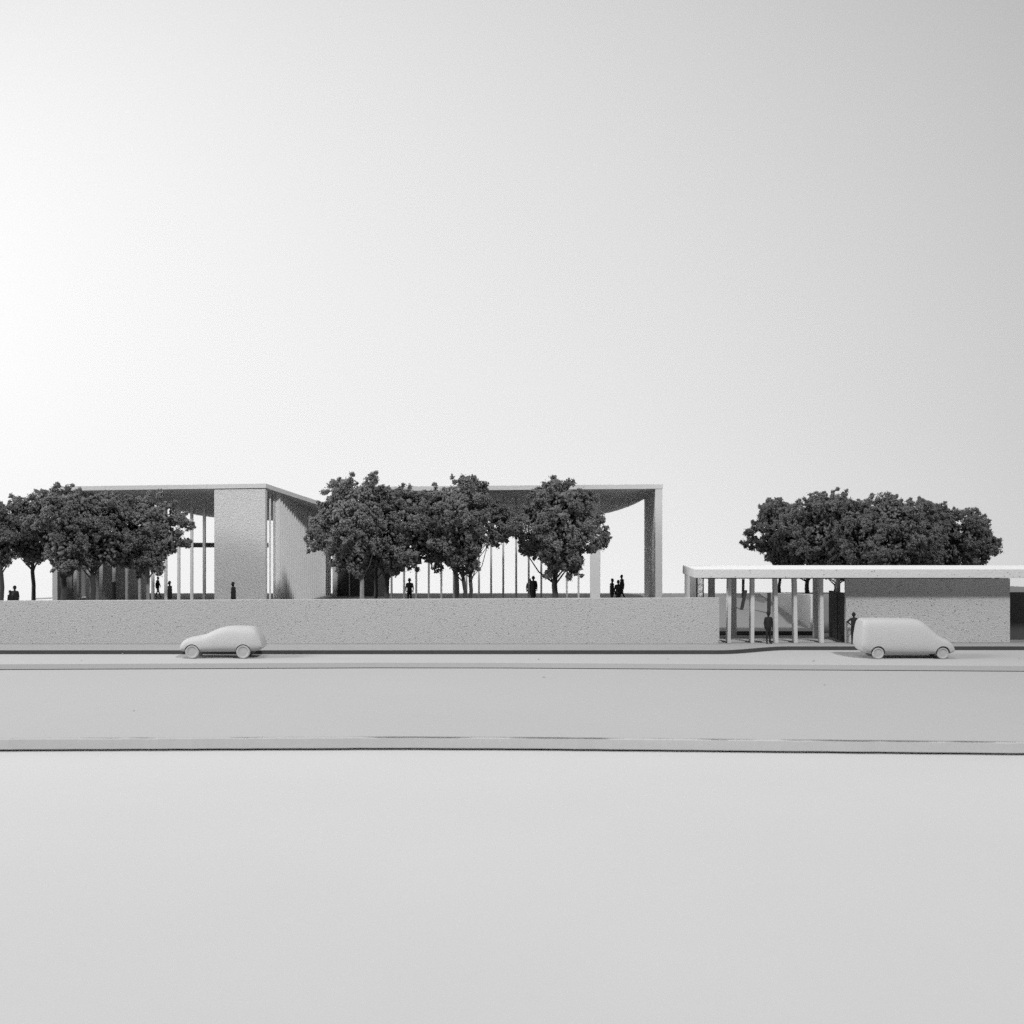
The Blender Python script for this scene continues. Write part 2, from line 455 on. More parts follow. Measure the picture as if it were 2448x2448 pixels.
# ------------------------------------------------------------------ the small street pavilion
PV = empty('street_pavilion', (20, 71.5, SW), 'low flat roofed pavilion with open columns on the pavement', 'building')
RX0, RX1, RY0, RY1 = 10.28, 34.0, 69.68, 74.6
def roof2(x): return 4.54
box('roof', RX0, RX1, RY0, RY1, 3.98, 4.46, M['roofpale'], PV, bevel=0.02)
box('fascia_shade_strip', RX0 + 0.5, xat(2020, 70.85), 70.3, 70.45, 3.90, 3.978, M['darkwall'], PV, bevel=0)  # dark strip put in for the shadow line under the fascia
box('roof_lit_top', RX0 + 0.03, RX1, RY0 + 0.04, RY1 - 0.03, 4.462, 4.48, M['littop'], PV, bevel=0)  # whiter top laid on: overhead light on the roof put in as colour
# end pier
box('end_pier', 10.31, 10.70, 71.9, 74.0, SW, 4.10, M['roofpale'], PV)
# columns: front row
for px, lean in ((1743, 0.05), (1799, 0.03), (1857, -0.06), (1903, -0.05), (1966, -0.05)):
    y = 70.75; x = xat(px, y); w = 0.10
    b4 = [(x - w, y, SW), (x + w, y, SW), (x + w, y + 0.55, SW), (x - w, y + 0.55, SW)]
    t4 = [(x - w + lean, y, 4.1), (x + w + lean, y, 4.1), (x + w + lean, y + 0.55, 4.1), (x - w + lean, y + 0.55, 4.1)]
    hexa('column', b4, t4, M['post'], PV, bevel=0.012)
for px, w in ((1664, 0.10), (1702, 0.18), (1755, 0.15), (1952, 0.15), (2005, 0.10)):
    y = 73.5; x = xat(px, y)
    box('column', x - w, x + w, y, y + 0.35, SW, 4.1, M['post'], PV, bevel=0.012)
gx = xat(1674, 73.2)
box('glass_strip', gx - 0.16, gx + 0.14, 73.15, 73.22, SW, 3.975, M['glass'], PV, bevel=0)
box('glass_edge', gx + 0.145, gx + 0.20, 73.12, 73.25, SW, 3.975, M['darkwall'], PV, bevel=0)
box('floor_plate', 11.3, 18.6, 71.25, 72.3, SW + 0.004, SW + 0.05, M['road'], PV, bevel=0)
# closed room
rx0, rx1 = xat(2022, 70.85), xat(2415, 70.85)
box('front_wall', rx0, rx1, 70.85, 71.15, SW, 3.89, M['foam2'], PV, bevel=0.03)
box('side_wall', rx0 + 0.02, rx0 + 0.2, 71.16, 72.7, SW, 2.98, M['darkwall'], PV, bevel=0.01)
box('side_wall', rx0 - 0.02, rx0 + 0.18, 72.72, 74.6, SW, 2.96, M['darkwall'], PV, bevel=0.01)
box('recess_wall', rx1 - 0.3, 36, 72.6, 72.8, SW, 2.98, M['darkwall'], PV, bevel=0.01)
sx = xat(2384, 70.95)
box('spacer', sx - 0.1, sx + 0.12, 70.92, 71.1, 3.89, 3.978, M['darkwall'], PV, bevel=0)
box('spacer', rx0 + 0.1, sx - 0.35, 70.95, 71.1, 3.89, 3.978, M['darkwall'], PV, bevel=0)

# ------------------------------------------------------------------ vehicles: smooth white castings
def loft_vehicle(name, top, bot, width, nseg, y_mid, arch, wheels, wr, label, category, exp=3.2, tuck=0.55, nose=0.25):
    """top / bot: (x, z) outline, x along the street; cross sections are rounded boxes"""
    x0, x1 = top[0][0], top[-1][0]
    tx, tz = zip(*top); bx_, bz = zip(*bot)
    L_ = x1 - x0
    root = empty(name, ((x0 + x1) / 2, y_mid, 0.0), label, category)
    V, Fc = [], []
    st = [x0 + L_ * (0.5 - 0.5 * math.cos(math.pi * i / nseg)) for i in range(nseg + 1)]
    K = 40
    for i, x in enumerate(st):
        zt, zb = interp(x, tx, tz), interp(x, bx_, bz)
        u = (x - x0) / L_
        e = min(u, 1 - u) / nose
        wf = 1.0 if e >= 1 else (1 - (1 - e) ** 2.6) ** (1 / 2.6)
        wf = max(wf, 0.12)
        zc, hz = (zt + zb) / 2, max((zt - zb) / 2, 0.01)
        hw = width / 2 * (0.80 + 0.20 * wf)
        for k in range(K):
            a = 2 * math.pi * k / K
            ca, sa = math.cos(a), math.sin(a)
            yy = math.copysign(abs(ca) ** (2 / exp), ca) * hw
            zz = math.copysign(abs(sa) ** (2 / exp), sa) * hz
            zfull = zc + zz
            # cabin leans in towards the roof
            t = max(0.0, (zfull - tuck) / 1.0)
            yy *= 1 - 0.17 * t
            V.append((x, y_mid + yy, zfull))
    for i in range(nseg):
        for k in range(K):
            Fc.append((i * K + k, i * K + (k + 1) % K, (i + 1) * K + (k + 1) % K, (i + 1) * K + k))
    Fc.append(tuple(range(K))); Fc.append(tuple(range(nseg * K, (nseg + 1) * K)))
    body = mesh_obj('body', V, Fc, M['vehicle'], root, smooth=True)
    # wheel arches are cut out of the body
    cut = []
    for wx in wheels:
        for s in (-1, 1):
            yc = y_mid + s * width / 2
            ring0 = [(wx + arch * math.cos(2 * math.pi * k / 28), yc - 0.30, wr + arch * math.sin(2 * math.pi * k / 28)) for k in range(28)]
            ring1 = [(x, yc + 0.30, z) for x, y, z in ring0]
            cut.append((ring0 + ring1, [tuple(range(28)), tuple(range(28, 56))[::-1]] + [(k, 28 + k, 28 + (k + 1) % 28, (k + 1) % 28) for k in range(28)]))
    cv, cf = merge(cut)
    cutter = mesh_obj('cutter', cv, cf, M['vehicle'], root)
    mod = body.modifiers.new('smooth', 'SMOOTH'); mod.factor = 0.5; mod.iterations = 5
    mod = body.modifiers.new('arches', 'BOOLEAN'); mod.operation = 'DIFFERENCE'; mod.object = cutter; mod.solver = 'EXACT'
    bpy.context.view_layer.update()
    dg = bpy.context.evaluated_depsgraph_get()
    me = bpy.data.meshes.new_from_object(body.evaluated_get(dg))
    body.modifiers.clear(); body.data = me
    for p in me.polygons: p.use_smooth = True
    try: me.set_sharp_from_angle(angle=math.radians(40))
    except Exception: pass
    bpy.data.objects.remove(cutter)
    # wheels
    tyre_me = rim_me = None
    for wx in wheels:
        for s in (-1, 1):
            yc = y_mid + s * (width / 2 - 0.17)
            prof = [(-0.11, wr * 0.90), (-0.10, wr * 0.97), (-0.06, wr), (0.06, wr), (0.10, wr * 0.97), (0.11, wr * 0.90), (0.115, wr * 0.72), (-0.115, wr * 0.72)]
            n = 32; v, f = [], []
            for k in range(n):
                a = 2 * math.pi * k / n
                v += [(wx + r * math.cos(a), yc + d, wr + r * math.sin(a)) for d, r in prof]
            m_ = len(prof)
            for k in range(n):
                for j in range(m_):
                    f.append((k * m_ + j, k * m_ + (j + 1) % m_, ((k + 1) % n) * m_ + (j + 1) % m_, ((k + 1) % n) * m_ + j))
            wh = bpy.data.objects.new('wheel', None); wh.location = Vector((wx, yc, wr)) - root.location; wh.empty_display_size = 0.1
            put(wh, root)
            mesh_obj('tyre', v, f, M['wheel'], wh, smooth=True)
            ring = [(wx + wr * 0.72 * math.cos(2 * math.pi * k / n), wr + wr * 0.72 * math.sin(2 * math.pi * k / n)) for k in range(n)]
            inner = [(wx + wr * 0.6 * math.cos(2 * math.pi * k / n), wr + wr * 0.6 * math.sin(2 * math.pi * k / n)) for k in range(n)]
            v = [(x, yc + s * 0.104, z) for x, z in ring] + [(x, yc + s * 0.09, z) for x, z in inner] + [(wx, yc + s * 0.096, wr)] + [(x, yc - s * 0.10, z) for x, z in ring]
            f = [(k, (k + 1) % n, n + (k + 1) % n, n + k) for k in range(n)] + [(n + k, n + (k + 1) % n, 2 * n) for k in range(n)]
            f += [(k, (k + 1) % n, 2 * n + 1 + (k + 1) % n, 2 * n + 1 + k) for k in range(n)] + [tuple(range(2 * n + 1, 3 * n + 1))]
            mesh_obj('rim', v, f, M['wheel'], wh)
    return root

def outline(pts, y, zoff):
    return [(xat(px, y), zat(py, y) + zoff) for px, py in pts]
yn = 64.75; zo = 0 - zat(1572.0, yn)
top = outline([(427.5, 1545), (429, 1536), (432, 1530.5), (442, 1524.5), (462, 1520.5), (484, 1516.5), (499, 1508.5), (518, 1500.5), (537, 1496.6), (555, 1495.5), (586, 1496), (606, 1497.5), (617, 1501), (628, 1515), (634, 1527), (637, 1543), (637.5, 1545)], yn, zo)
bot = outline([(427.5, 1548), (430, 1556.5), (460, 1558), (560, 1558.5), (610, 1557), (624, 1554.5), (634, 1549), (637.5, 1546)], yn, zo)
top, bot = [[(xat(585, yn) + (x - xat(585, yn)) * (0.74 if x > xat(585, yn) else 1.0), z) for x, z in q] for q in (top, bot)]
loft_vehicle('parked_car', top, bot, 1.78, 56, yn + 0.92, 0.405, [xat(457.5, yn), xat(579.8, yn)], 0.355,
             'plain white hatchback car without windows parked by the long wall', 'car')
yn = 64.6; zo = 0 - zat(1568.5, yn)
top = outline([(2042.5, 1530), (2043, 1515), (2045, 1492), (2049, 1478), (2056, 1474), (2100, 1473), (2190, 1474), (2206, 1476), (2214, 1480), (2224, 1489), (2238, 1502.5), (2251, 1514.5), (2266, 1520.5), (2278, 1529), (2283.5, 1538), (2286, 1548)], yn, zo)
bot = outline([(2042.5, 1542), (2046, 1550), (2060, 1557), (2080, 1558.5), (2180, 1560), (2250, 1558.5), (2275, 1557), (2283, 1553), (2286, 1550)], yn, zo)
top, bot = [[(xat(2105, yn) + (x - xat(2105, yn)) * (0.68 if x < xat(2105, yn) else 1.0), z) for x, z in q] for q in (top, bot)]
loft_vehicle('parked_van', top, bot, 1.95, 56, yn + 1.0, 0.385, [xat(2101, yn), xat(2256, yn)], 0.30,
             'plain white van without windows in front of the pavilion room', 'van', exp=4.6, tuck=0.9, nose=0.11)

# ------------------------------------------------------------------ people: small dark figures
def capsule(p0, p1, r0, r1, sq=1.0, seg=12):
    """tapered capsule, flattened in depth by sq"""
    p0, p1 = Vector(p0), Vector(p1)
    d = (p1 - p0); L_ = d.length; d.normalize()
    u = d.orthogonal().normalized(); w = d.cross(u)
    rings = []
    for i in range(5):
        t = -math.pi / 2 + (math.pi / 2) * i / 4
        rings.append((p0 + d * (math.sin(t) * r0), max(math.cos(t), 0.02) * r0))
    for i in range(5):
        t = (math.pi / 2) * i / 4
        rings.append((p1 + d * (math.sin(t) * r1), max(math.cos(t), 0.02) * r1))
    V, Fc = [], []
    for c, r in rings:
        for s in range(seg):
            a = 2 * math.pi * s / seg
            o = (u * math.cos(a) + w * math.sin(a)) * r
            o.y *= sq
            V.append(c + o)
    m_ = len(rings)
    for i in range(m_ - 1):
        for s in range(seg):
            Fc.append((i * seg + s, i * seg + (s + 1) % seg, (i + 1) * seg + (s + 1) % seg, (i + 1) * seg + s))
    Fc.append(tuple(range(seg))[::-1]); Fc.append(tuple(range((m_ - 1) * seg, m_ * seg)))
    return V, Fc

def person(px, y, floor, h, pose, label, mat='figure', rz=0.0, cat='person', group='small dark figures on the model'):
    s = h / 1.78
    Pp = []
    A = lambda *k, **q: Pp.append(capsule(*k, **q))
    turn = {'left': -1, 'right': 1}.get(pose.split('_')[-1], 0)
    # head, nose, hair, neck
    hx = 0.03 * turn
    A((hx, 0, 1.62), (hx, 0, 1.68), 0.092, 0.098)
    A((hx, -0.02 if turn == 0 else 0, 1.70), (hx - 0.02 * turn, 0.02, 1.70), 0.095, 0.095)
    A((hx + 0.095 * turn, -0.10 if turn == 0 else 0, 1.63), (hx + 0.105 * turn, -0.115 if turn == 0 else 0, 1.61), 0.018, 0.02)
    for e in (-1, 1): A((hx + e * 0.095 * (turn == 0), e * 0.095 * (turn != 0), 1.62), (hx + e * 0.10 * (turn == 0), e * 0.1 * (turn != 0), 1.65), 0.02, 0.025)
    A((0, 0.01, 1.42), (hx * 0.7, 0, 1.58), 0.062, 0.055)
    base = pose.split('_')[0]
    W = 0.19 if turn == 0 else 0.10      # half shoulder width as it faces us
    D = 0.05 if turn == 0 else 0.17      # and in depth
    # torso
    A((0, 0, 1.30), (0, 0, 0.98), 0.165 if turn == 0 else 0.14, 0.15 if turn == 0 else 0.125, sq=0.72 if turn == 0 else 1.15)
    A((-W * 0.8, 0, 1.40), (W * 0.8, 0, 1.40), 0.075, 0.075)
    if turn: A((0, -D * 0.9, 1.40), (0, D * 0.9, 1.40), 0.075, 0.075)
    def leg(dx0, dx1, dy, lift=0.0, knee=0.0):
        A((dx0, dy, 0.92), (dx0 + (dx1 - dx0) * 0.5 + knee, dy, 0.49 + lift * 0.5), 0.092, 0.062)
        A((dx0 + (dx1 - dx0) * 0.5 + knee, dy, 0.49 + lift * 0.5), (dx1, dy, 0.09 + lift), 0.062, 0.042)
        A((dx1, dy, 0.045 + lift), (dx1 + (0.13 * turn if turn else 0.03 * (1 if dx1 > 0 else -1)), dy - (0.13 if not turn else 0), 0.04 + lift), 0.045, 0.04)
    def arm(sx, sy, ex, ey, ez, hx_, hy, hz):
        A((sx, sy, 1.39), (ex, ey, ez), 0.058, 0.046)
        A((ex, ey, ez), (hx_, hy, hz), 0.045, 0.034)
        for k in range(4):      # fingers
            A((hx_, hy, hz), (hx_ + (k - 1.5) * 0.018, hy - 0.01, hz - 0.095 - 0.008 * (k in (1, 2))), 0.02, 0.011)
        A((hx_, hy, hz), (hx_ - math.copysign(0.03, sx), hy - 0.03, hz - 0.06), 0.016, 0.012)
    if base == 'walk':
        leg(0.0, 0.24 * turn, -0.07); leg(0.0, -0.20 * turn, 0.07, 0.03, 0.05 * turn)
        arm(0, -D, -0.12 * turn, -D - 0.02, 1.14, -0.10 * turn, -D - 0.03, 0.90); arm(0, D, 0.12 * turn, D, 1.14, 0.2 * turn, D, 0.93)
    else:
        if turn: leg(0.0, 0.05 * turn, -0.07); leg(0.0, -0.05 * turn, 0.07)
        else: leg(-0.085, -0.10, 0); leg(0.085, 0.10, 0)
        if base == 'akimbo':
            arm(-W, 0, -0.36, 0.02, 1.24, -0.14, -0.10, 1.06); arm(W, 0, 0.36, 0.02, 1.24, 0.14, -0.10, 1.06)
        elif turn:
            arm(0, -D, -0.04 * turn, -D - 0.02, 1.12, 0.06 * turn, -D, 0.90); arm(0, D, -0.04 * turn, D, 1.12, 0.04 * turn, D, 0.9)
        else:
            arm(-W, 0, -0.245, 0.01, 1.12, -0.235, -0.03, 0.90); arm(W, 0, 0.245, 0.01, 1.12, 0.235, -0.03, 0.90)
    if base in ('coat', 'robe', 'walk', 'suit'):
        lo = {'coat': 0.66, 'robe': 0.14, 'walk': 0.72, 'suit': 0.80}[base]
        wide = {'coat': 0.155, 'robe': 0.19, 'walk': 0.15, 'suit': 0.165}[base]
        A((0, 0, 1.25), (0, 0, lo + 0.12), 0.17 if turn == 0 else 0.15, wide, sq=0.75 if turn == 0 else 1.1)
    if base == 'robe': A((-0.10, 0, 1.34), (0.11, 0, 1.32), 0.10, 0.11, sq=0.8)
    V, Fc = merge(Pp)
    x = xat(px, y)
    me = bpy.data.meshes.new('person')
    me.from_pydata([tuple(Vector(v) * s) for v in V], [], Fc)
    o = bpy.data.objects.new('person', me)
    me.materials.append(M[mat])
    o.location = (x, y, floor); o.rotation_euler = (0, 0, rz)
    put(o)
    r = o.modifiers.new('skin', 'REMESH'); r.mode = 'VOXEL'; r.voxel_size = 0.02; r.use_smooth_shade = True
    sm = o.modifiers.new('smooth', 'SMOOTH'); sm.factor = 0.4; sm.iterations = 2
    bpy.context.view_layer.update()
    me2 = bpy.data.meshes.new_from_object(o.evaluated_get(bpy.context.evaluated_depsgraph_get()))
    o.modifiers.clear(); o.data = me2
    return tag(o, label, cat, group)

person(35, 74.2, TZ, 1.78, 'robe_front', 'broad dark standing figure in a coat at the far left above the wall')
person(23, 73.9, TZ, 1.52, 'coat_right', 'smaller dark figure standing close to the broad one at far left')
person(377, 89.8, TZ, 1.50, 'walk_right', 'dark striding figure inside the left wing near the columns')
person(406, 79.4, TZ, 1.76, 'coat_left', 'dark coated figure between two columns against the bright background', rz=0.2)
person(558, 77.0, TZ, 1.84, 'coat_left', 'dark figure in a long coat before the plain front wall block', rz=0.4)
person(979, 82.6, TZ, 1.78, 'suit_front', 'lone dark figure in a suit standing between the thin columns')
person(1275, 84.2, TZ, 1.84, 'robe_front', 'broad dark robed figure left of the rightmost hall tree')
person(1266.5, 85.0, TZ, 1.62, 'coat_front', 'dark figure half hidden behind a column and the robed figure', 'figuregrey')
person(1463, 82.4, TZ, 1.76, 'coat_right', 'slim dark figure, leftmost of three under the roof canopy', 'figuregrey')
person(1478, 81.4, TZ, 1.72, 'robe_front', 'broad dark figure in the middle of three under the canopy', 'figuregrey')
person(1487, 87.0, TZ, 1.78, 'walk_left', 'tallest looking slim figure, rightmost of three under the canopy', 'figuregrey')
person(1837, 70.45, SW, 1.84, 'suit_front', 'dark figure standing among the open pavilion columns', 'figure', rz=0.3)
person(2041, 70.25, SW, 1.80, 'akimbo_front', 'dark figure with elbows out standing behind the van', 'figure')

def post(px, y, z0, z1, r, lean, mat, label, category, square=True):
    x = xat(px, y)
    b4 = [(x - r, y - r, z0), (x + r, y - r, z0), (x + r, y + r, z0), (x - r, y + r, z0)]
    t4 = [(X + lean, Y, z1) for X, Y, _ in b4]
    o = hexa(label and 'stake', b4, t4, mat, bevel=r * 0.3, origin=(x, y, z0))
    return tag(o, label, category)
post(272.5, 79.3, TZ, zat(1391, 79.3), 0.10, 0.0, M['figure'], 'short black post before a column of the left wing', 'post')
post(1776, 92.0, ramp_z(0, 92.0), zat(1384, 92.0), 0.09, 0.03, M['trunk'], 'upright thin grey stake for a figure seen edge-on, on the ramp', 'stake')  # slim posts stand in for figures seen edge-on
post(1773, 86.2, ramp_z(0, 86.2), zat(1411, 86.2), 0.11, 0.28, M['trunk'], 'leaning thin grey stake for a figure seen edge-on, on the ramp', 'stake')
post(1838, 84.5, ramp_z(0, 84.5), zat(1417, 84.5), 0.11, 0.02, M['trunk'], 'thick grey stake for an edge-on figure behind the one among the pavilion columns', 'stake')

# ------------------------------------------------------------------ trees: twig trunks with crumbled foam crowns
OCT_V = np.array([(1, 0, 0), (-1, 0, 0), (0, 1, 0), (0, -1, 0), (0, 0, 1), (0, 0, -1)], float)
OCT_F = np.array([(0, 2, 4), (2, 1, 4), (1, 3, 4), (3, 0, 4), (2, 0, 5), (1, 2, 5), (3, 1, 5), (0, 3, 5)])
TET_V = np.array([(1, 1, 1), (1, -1, -1), (-1, 1, -1), (-1, -1, 1)], float) * 0.8
TET_F = np.array([(0, 1, 2), (0, 3, 1), (0, 2, 3), (1, 3, 2)])
PROF_H = [0.0, 0.10, 0.25, 0.42, 0.58, 0.75, 0.88, 1.0]
PROF_R = {'vase': [0.16, 0.36, 0.66, 0.94, 1.0, 0.84, 0.60, 0.22],
          'dome': [0.34, 0.62, 0.88, 1.0, 0.96, 0.80, 0.56, 0.20],
          'loose': [0.30, 0.60, 0.85, 1.0, 0.9, 0.75, 0.6, 0.25]}

def crown_mesh(seed, c, rx, ry, z0, z1, prof, dens=1.0, fine=1.0):
    R = np.random.RandomState(seed)
    H = z1 - z0
    area = 2 * math.pi * (rx + ry) / 2 * H
    npuff = int(area * 1.55 * dens)
    # branch masses: overlapping lobes of uneven size and height
    nl = 8
    lc, lr = [], []
    g0 = R.uniform(0, 6.28)
    for i in range(nl):
        hh = (0.30, 0.46, 0.52, 0.60, 0.56, 0.70, 0.78, 0.84)[i] + R.uniform(-0.05, 0.05)
        th = g0 + i * 2.4 + R.uniform(-0.35, 0.35)
        rl = R.uniform(0.40, 0.56) * (0.82 if i > 4 else 1.0)
        e = np.interp(hh, PROF_H, PROF_R[prof])
        out = max(e - rl, 0.0) * R.uniform(0.85, 1.12)
        rz = min(rl * rx * R.uniform(0.75, 1.0), 0.30 * H)
        z = min(hh * H, H * R.uniform(0.93, 1.0) - rz)
        lc.append((math.cos(th) * out * rx, math.sin(th) * out * ry, z)); lr.append((rl * rx, rl * ry, rz))
    for sg in (-1, 1):       # the full width is reached on both sides
        rl = R.uniform(0.36, 0.46); lc.append((sg * (1 - rl) * rx, R.uniform(-0.3, 0.3) * ry, H * R.uniform(0.42, 0.6))); lr.append((rl * rx, rl * ry, rl * rx * 0.8))
    rl = 0.42; lc.append((R.uniform(-0.2, 0.2) * rx, 0, H * 0.98 - rl * rx * 0.8)); lr.append((rl * rx, rl * ry, rl * rx * 0.8))
    for hh, o in ((0.13, 0.10), (0.24, 0.42), (0.24, 0.42), (0.26, 0.42), (0.17, 0.22)):     # the crown narrows down towards the trunk
        th = R.uniform(0, 6.28); rl = R.uniform(0.24, 0.34); rz = min(rl * rx * 0.8, hh * H)
        wd = np.interp(hh, PROF_H, PROF_R[prof])
        lc.append((math.cos(th) * o * wd * rx, math.sin(th) * o * wd * ry, hh * H)); lr.append((rl * rx, rl * ry, rz))
    lc, lr = np.array(lc), np.array(lr)
    P, pr = [], []
    wgt = (lr[:, 0] * lr[:, 2]); wgt = wgt / wgt.sum()
    while len(P) < npuff:
        k = R.choice(len(lc), p=wgt)
        d = R.normal(size=3); d /= np.linalg.norm(d)
        p = lc[k] + d * lr[k] * R.uniform(0.70, 1.0)
        q = (((p - lc) / (lr * 0.72)) ** 2).sum(1)
        if (q < 1).any() and R.rand() < 0.85: continue
        if p[2] < 0.04 * H or p[2] > H: continue
        P.append(p); pr.append(R.uniform(0.18, 0.50))
    # sprays of leaves that stick out and break the outline
    ns = int(npuff * 0.5)
    for _ in range(ns):
        k = R.choice(len(lc), p=wgt)
        d = R.normal(size=3) + [0, 0, 0.35]; d /= np.linalg.norm(d)
        p = lc[k] + d * lr[k] * 0.96
        if ((((p - lc) / (lr * 0.9)) ** 2).sum(1) < 1).any() or p[2] < 0.04 * H: continue
        L_ = R.uniform(0.15, 0.5); m_ = int(2 + L_ * 5)
        for t in range(m_):
            f = t / (m_ - 1)
            P.append(p + d * L_ * f + R.normal(size=3) * 0.06); pr.append(0.11 - 0.07 * f)
    P = np.array(P); pr = np.array(pr)
    # sub-puffs on each puff
    S, sr = [], []
    for p, r in zip(P, pr):
        k = int(3 + 24 * r * r / 0.25)
        d = R.normal(size=(k, 3)); d /= np.linalg.norm(d, axis=1)[:, None]
        S.append(p + d * (r * R.uniform(0.55, 1.0, (k, 1))) * [1, 1, 0.85]); sr.append(R.uniform(0.07, 0.18, k))
    S = np.vstack(S); sr = np.concatenate(sr)
    # granules on each sub-puff
    k = 13
    d = R.normal(size=(len(S), k, 3)); d /= np.linalg.norm(d, axis=2)[:, :, None]
    G = (S[:, None, :] + d * (sr[:, None, None] * R.uniform(0.5, 1.05, (len(S), k, 1)))).reshape(-1, 3)
    gs = R.uniform(0.026, 0.068, len(G)) * fine
    # stray single crumbs just outside the clumps
    q = R.normal(size=(len(S) * 2, 3)); q /= np.linalg.norm(q, axis=1)[:, None]
    G2 = np.repeat(S, 2, 0) + q * (np.repeat(sr, 2)[:, None] * R.uniform(1.1, 1.7, (len(S) * 2, 1))); G = np.vstack([G, G2]); gs = np.concatenate([gs, R.uniform(0.02, 0.045, len(G2))])
    # coarse lumps deep inside, where the foam is dense
    nc = int(160 + 40.0 * rx * ry * H * 0.5)
    hc = R.uniform(0.12, 0.86, nc); tc = R.uniform(0, 2 * math.pi, nc); ec = np.interp(hc, PROF_H, PROF_R[prof]) * np.sqrt(R.uniform(0, 1, nc)) * 0.55
    Gc = np.stack([np.cos(tc) * ec * rx, np.sin(tc) * ec * ry, hc * H], 1)
    G = np.vstack([G, Gc]); gs = np.concatenate([gs, R.uniform(0.10, 0.19, nc)])
    n = len(G)
    # random rotation per granule from random quaternions
    Q = R.normal(size=(n, 4)); Q /= np.linalg.norm(Q, axis=1)[:, None]
    w, x, y, z = Q.T
    Rm = np.stack([np.stack([1 - 2 * (y * y + z * z), 2 * (x * y - z * w), 2 * (x * z + y * w)], 1),
                   np.stack([2 * (x * y + z * w), 1 - 2 * (x * x + z * z), 2 * (y * z - x * w)], 1),
                   np.stack([2 * (x * z - y * w), 2 * (y * z + x * w), 1 - 2 * (x * x + y * y)], 1)], 1)
    sc3 = gs[:, None] * R.uniform(0.6, 1.35, (n, 3))
    V = TET_V[None] * sc3[:, None, :]
    V = np.einsum('nij,nkj->nki', Rm, V) + G[:, None, :]
    V = V.reshape(-1, 3)
    Fc = (TET_F[None] + (np.arange(n) * 4)[:, None, None]).reshape(-1, 3)
    me = bpy.data.meshes.new('crown')
    me.vertices.add(len(V)); me.vertices.foreach_set('co', (V + np.array([0, 0, z0])).astype(np.float32).ravel())
    me.loops.add(Fc.size); me.loops.foreach_set('vertex_index', Fc.astype(np.int32).ravel())
    me.polygons.add(len(Fc)); me.polygons.foreach_set('loop_start', (np.arange(len(Fc)) * 3).astype(np.int32))
    me.polygons.foreach_set('loop_total', np.full(len(Fc), 3, np.int32))
    me.update(calc_edges=True)
    return me

TRIS = [0]
def tree(seed, y, cx, w, top, bot, tpx, label, group, floor=TZ, prof='vase', pale=False, tr=0.16, stems=1, dens=1.0, depth=1.0, fork=0.86):
    R = random.Random(seed)
    bx_ = xat(tpx, y)
    root = empty('model_tree', (bx_, y, floor), label, 'tree', group)
    ccx = xat(cx, y) - bx_
    z0, z1 = zat(bot, y) - floor, zat(top, y) - floor
    rx = w / 2 * y / F
    me = crown_mesh(seed, None, rx, rx * depth, z0, z1, prof, dens)
    TRIS[0] += len(me.polygons)
    me.materials.append(M['leafpale'] if pale else M['leaf'])
    cr = bpy.data.objects.new('crown', me); cr.location = (ccx, 0, 0); put(cr, root)
    parts = []
    for s in range(stems):
        ox = (s - (stems - 1) / 2) * 0.36
        j = lambda k: R.uniform(-k, k)
        fz = z0 * fork
        pts = [(ox, 0, -0.03), (ox + j(.05), j(.05), fz * 0.35), (ox + j(.07), j(.05), fz * 0.7), (ox * 1.2 + j(.06), j(.05), fz), (ox * 1.5 + ccx * 0.3, j(.1), z0 + 0.25 * (z1 - z0)), (ccx * 0.7 + j(.2), j(.2), z0 + 0.62 * (z1 - z0))]
        parts.append(tube_data(pts, [tr * 1.15, tr, tr * 0.92, tr * 0.9, tr * 0.6, tr * 0.2], 9))
        for k in range(5):
            a = 2 * math.pi * (k + R.random() * 0.7) / 5
            rr = rx * R.uniform(0.55, 0.8)
            st = (pts[3][0], pts[3][1], fz + R.uniform(-0.15, 0.35))
            mid = (st[0] + math.cos(a) * rr * 0.4, st[1] + math.sin(a) * rr * 0.4, st[2] + 0.7 + R.random() * 0.3)
            en = (ccx + math.cos(a) * rr, math.sin(a) * rr, z0 + (z1 - z0) * R.uniform(0.3, 0.55))
            parts.append(tube_data([st, mid, en], [tr * 0.32, tr * 0.22, tr * 0.1], 6))
    V, Fc = merge(parts)
    V = [Vector(v) + root.location for v in V]
    mesh_obj('trunk', V, Fc, M['trunklit'] if pale else M['trunk'], root, smooth=True)
    return root

GL, GM, GR = 'trees left of the hall', 'trees before the middle of the hall', 'trees on the bank behind the pavilion'
tree(11, 73.6, -22, 165, 1186, 1358, 2, 'foam tree cut by the left edge of the picture', GL, prof='dome')
tree(12, 75.4, 80, 165, 1178, 1352, 80, 'foam tree with thin forked trunk right of the two figures at far left', GL, prof='dome', tr=0.13)
tree(13, 73.2, 165, 205, 1158, 1372, 152, 'foam tree rising highest in the left cluster over the roof corner', GL, prof='vase', pale=False, tr=0.20)
tree(14, 74.6, 262, 210, 1174, 1368, 222, 'foam tree with dark trunk covering the left wing roof edge', GL, prof='dome', tr=0.17)
tree(15, 75.2, 358, 190, 1190, 1376, 352, 'rightmost foam tree of the left cluster, beside the open columns', GL, prof='vase', pale=True, tr=0.13)
tree(16, 74.8, 848, 238, 1138, 1380, 866, 'leftmost tree of the middle row, with a pale trunk, before the court', GM, prof='vase', pale=True, tr=0.14)
tree(17, 76.2, 905, 170, 1170, 1374, 897, 'small tree with bent forked trunk, second in the middle row', GM, prof='loose', tr=0.13, depth=0.7)
tree(18, 75.0, 965, 200, 1168, 1374, 926, 'tree with straight dark trunk left of the suited figure', GM, prof='dome', tr=0.15)
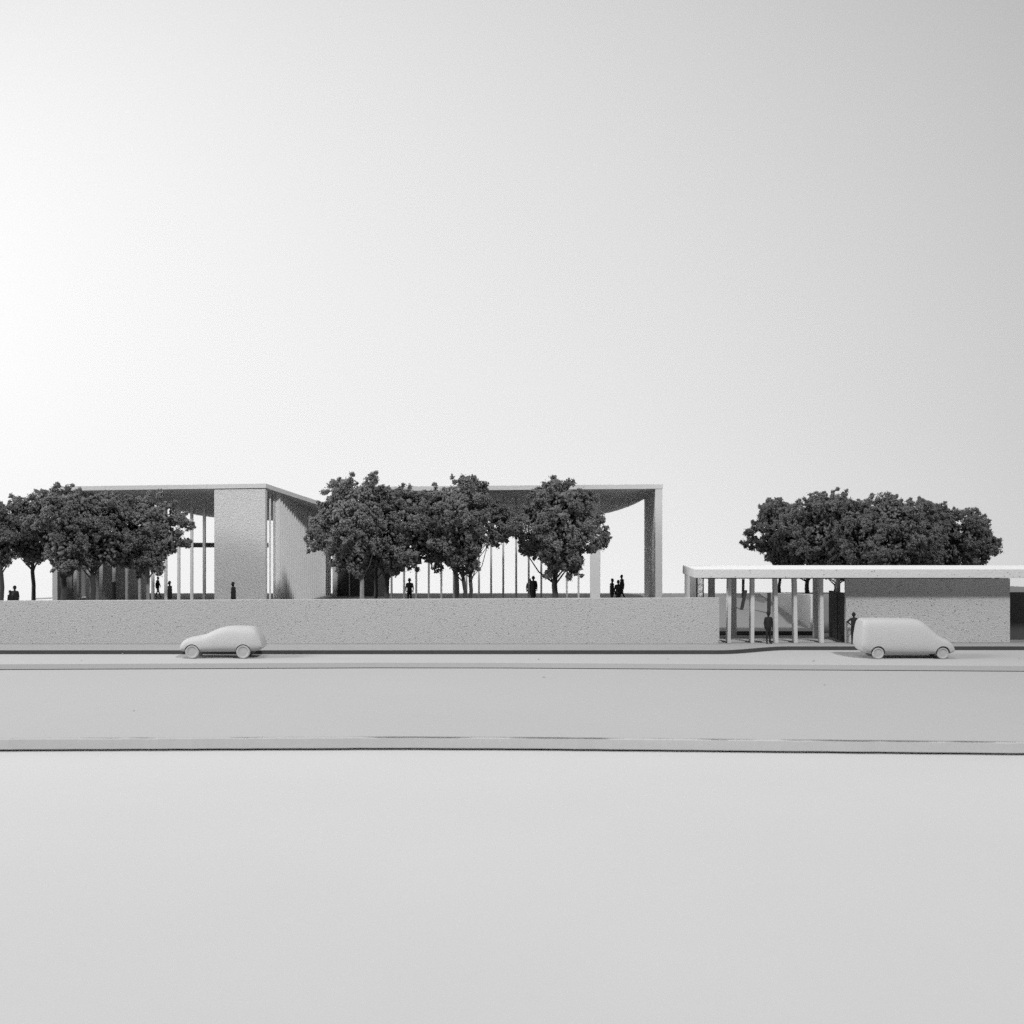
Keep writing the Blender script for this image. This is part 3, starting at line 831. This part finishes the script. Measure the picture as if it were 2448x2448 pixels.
tree(19, 76.4, 1045, 175, 1170, 1366, 1092, 'tree with thick pale trunk behind the twin stemmed tree', GM, prof='dome', pale=True, tr=0.17, depth=0.7)
tree(20, 74.4, 1108, 226, 1140, 1374, 1117.5, 'twin stemmed dark tree in the middle row before the hall', GM, prof='vase', tr=0.125, stems=2)
tree(21, 74.0, 1337, 248, 1146, 1390, 1327, 'rightmost tree of the middle row, standing free with full heart shaped crown', GM, prof='vase', tr=0.19)
bf = lambda y: bank_z(0, y) + 0.0
tree(36, 91.5, 1880, 200, 1192, 1366, 1863, 'leftmost tree on the bank behind the pavilion roof', GR, floor=bf(91.5), prof='dome', tr=0.12)
tree(32, 88.5, 1985, 290, 1172, 1385, 1930, 'tallest tree on the bank, second from the left', GR, floor=bf(88.5), prof='dome', tr=0.16)
tree(33, 86.5, 2110, 300, 1182, 1398, 1998, 'wide tree in the middle of the bank group', GR, floor=bf(86.5), prof='dome', tr=0.17)
tree(34, 89.5, 2225, 262, 1200, 1390, 2215, 'tree fourth from the left on the bank, above the room wall', GR, floor=bf(89.5), prof='dome', tr=0.16)
tree(35, 87.5, 2328, 125, 1234, 1378, 2330, 'smallest sparse tree at the right end of the bank group', GR, floor=bf(87.5), prof='loose', tr=0.12, dens=0.75)

# ------------------------------------------------------------------ crumbs of foam fallen on the boards
def crumbs():
    R = random.Random(3)
    V, Fc = [], []
    spots = [(195, 1580, 0), (293, 1564.5, 0), (850, 1563, 0), (1287, 1577, 0), (1597, 1576, 0), (1945, 1581, 0), (1971, 1638, ZB), (530, 1574, 0), (2437, 1575, 0), (640, 1596, ZB + 0.2), (1300, 1620, ZB), (320, 1700, ZB), (2270, 1780, ZB), (1600, 1779, ZB)]
    for px, py, z in spots:
        y = (CAMZ - z) * F / (py - CY); x = xat(px, y); r = R.uniform(0.03, 0.06)
        o = len(V)
        for v in OCT_V: V.append((x + v[0] * r * R.uniform(0.6, 1.4), y + v[1] * r * R.uniform(.6, 1.4), z + r * 0.5 + v[2] * r * R.uniform(0.5, 1.1)))
        Fc += [tuple(int(i) + o for i in f) for f in OCT_F]
    o = mesh_obj('foam_crumbs', V, Fc, M['crumb'])
    tag(o, 'scattered tiny crumbs lying on the road boards', 'crumbs', kind='stuff')
crumbs()
print('crown triangles', TRIS[0])
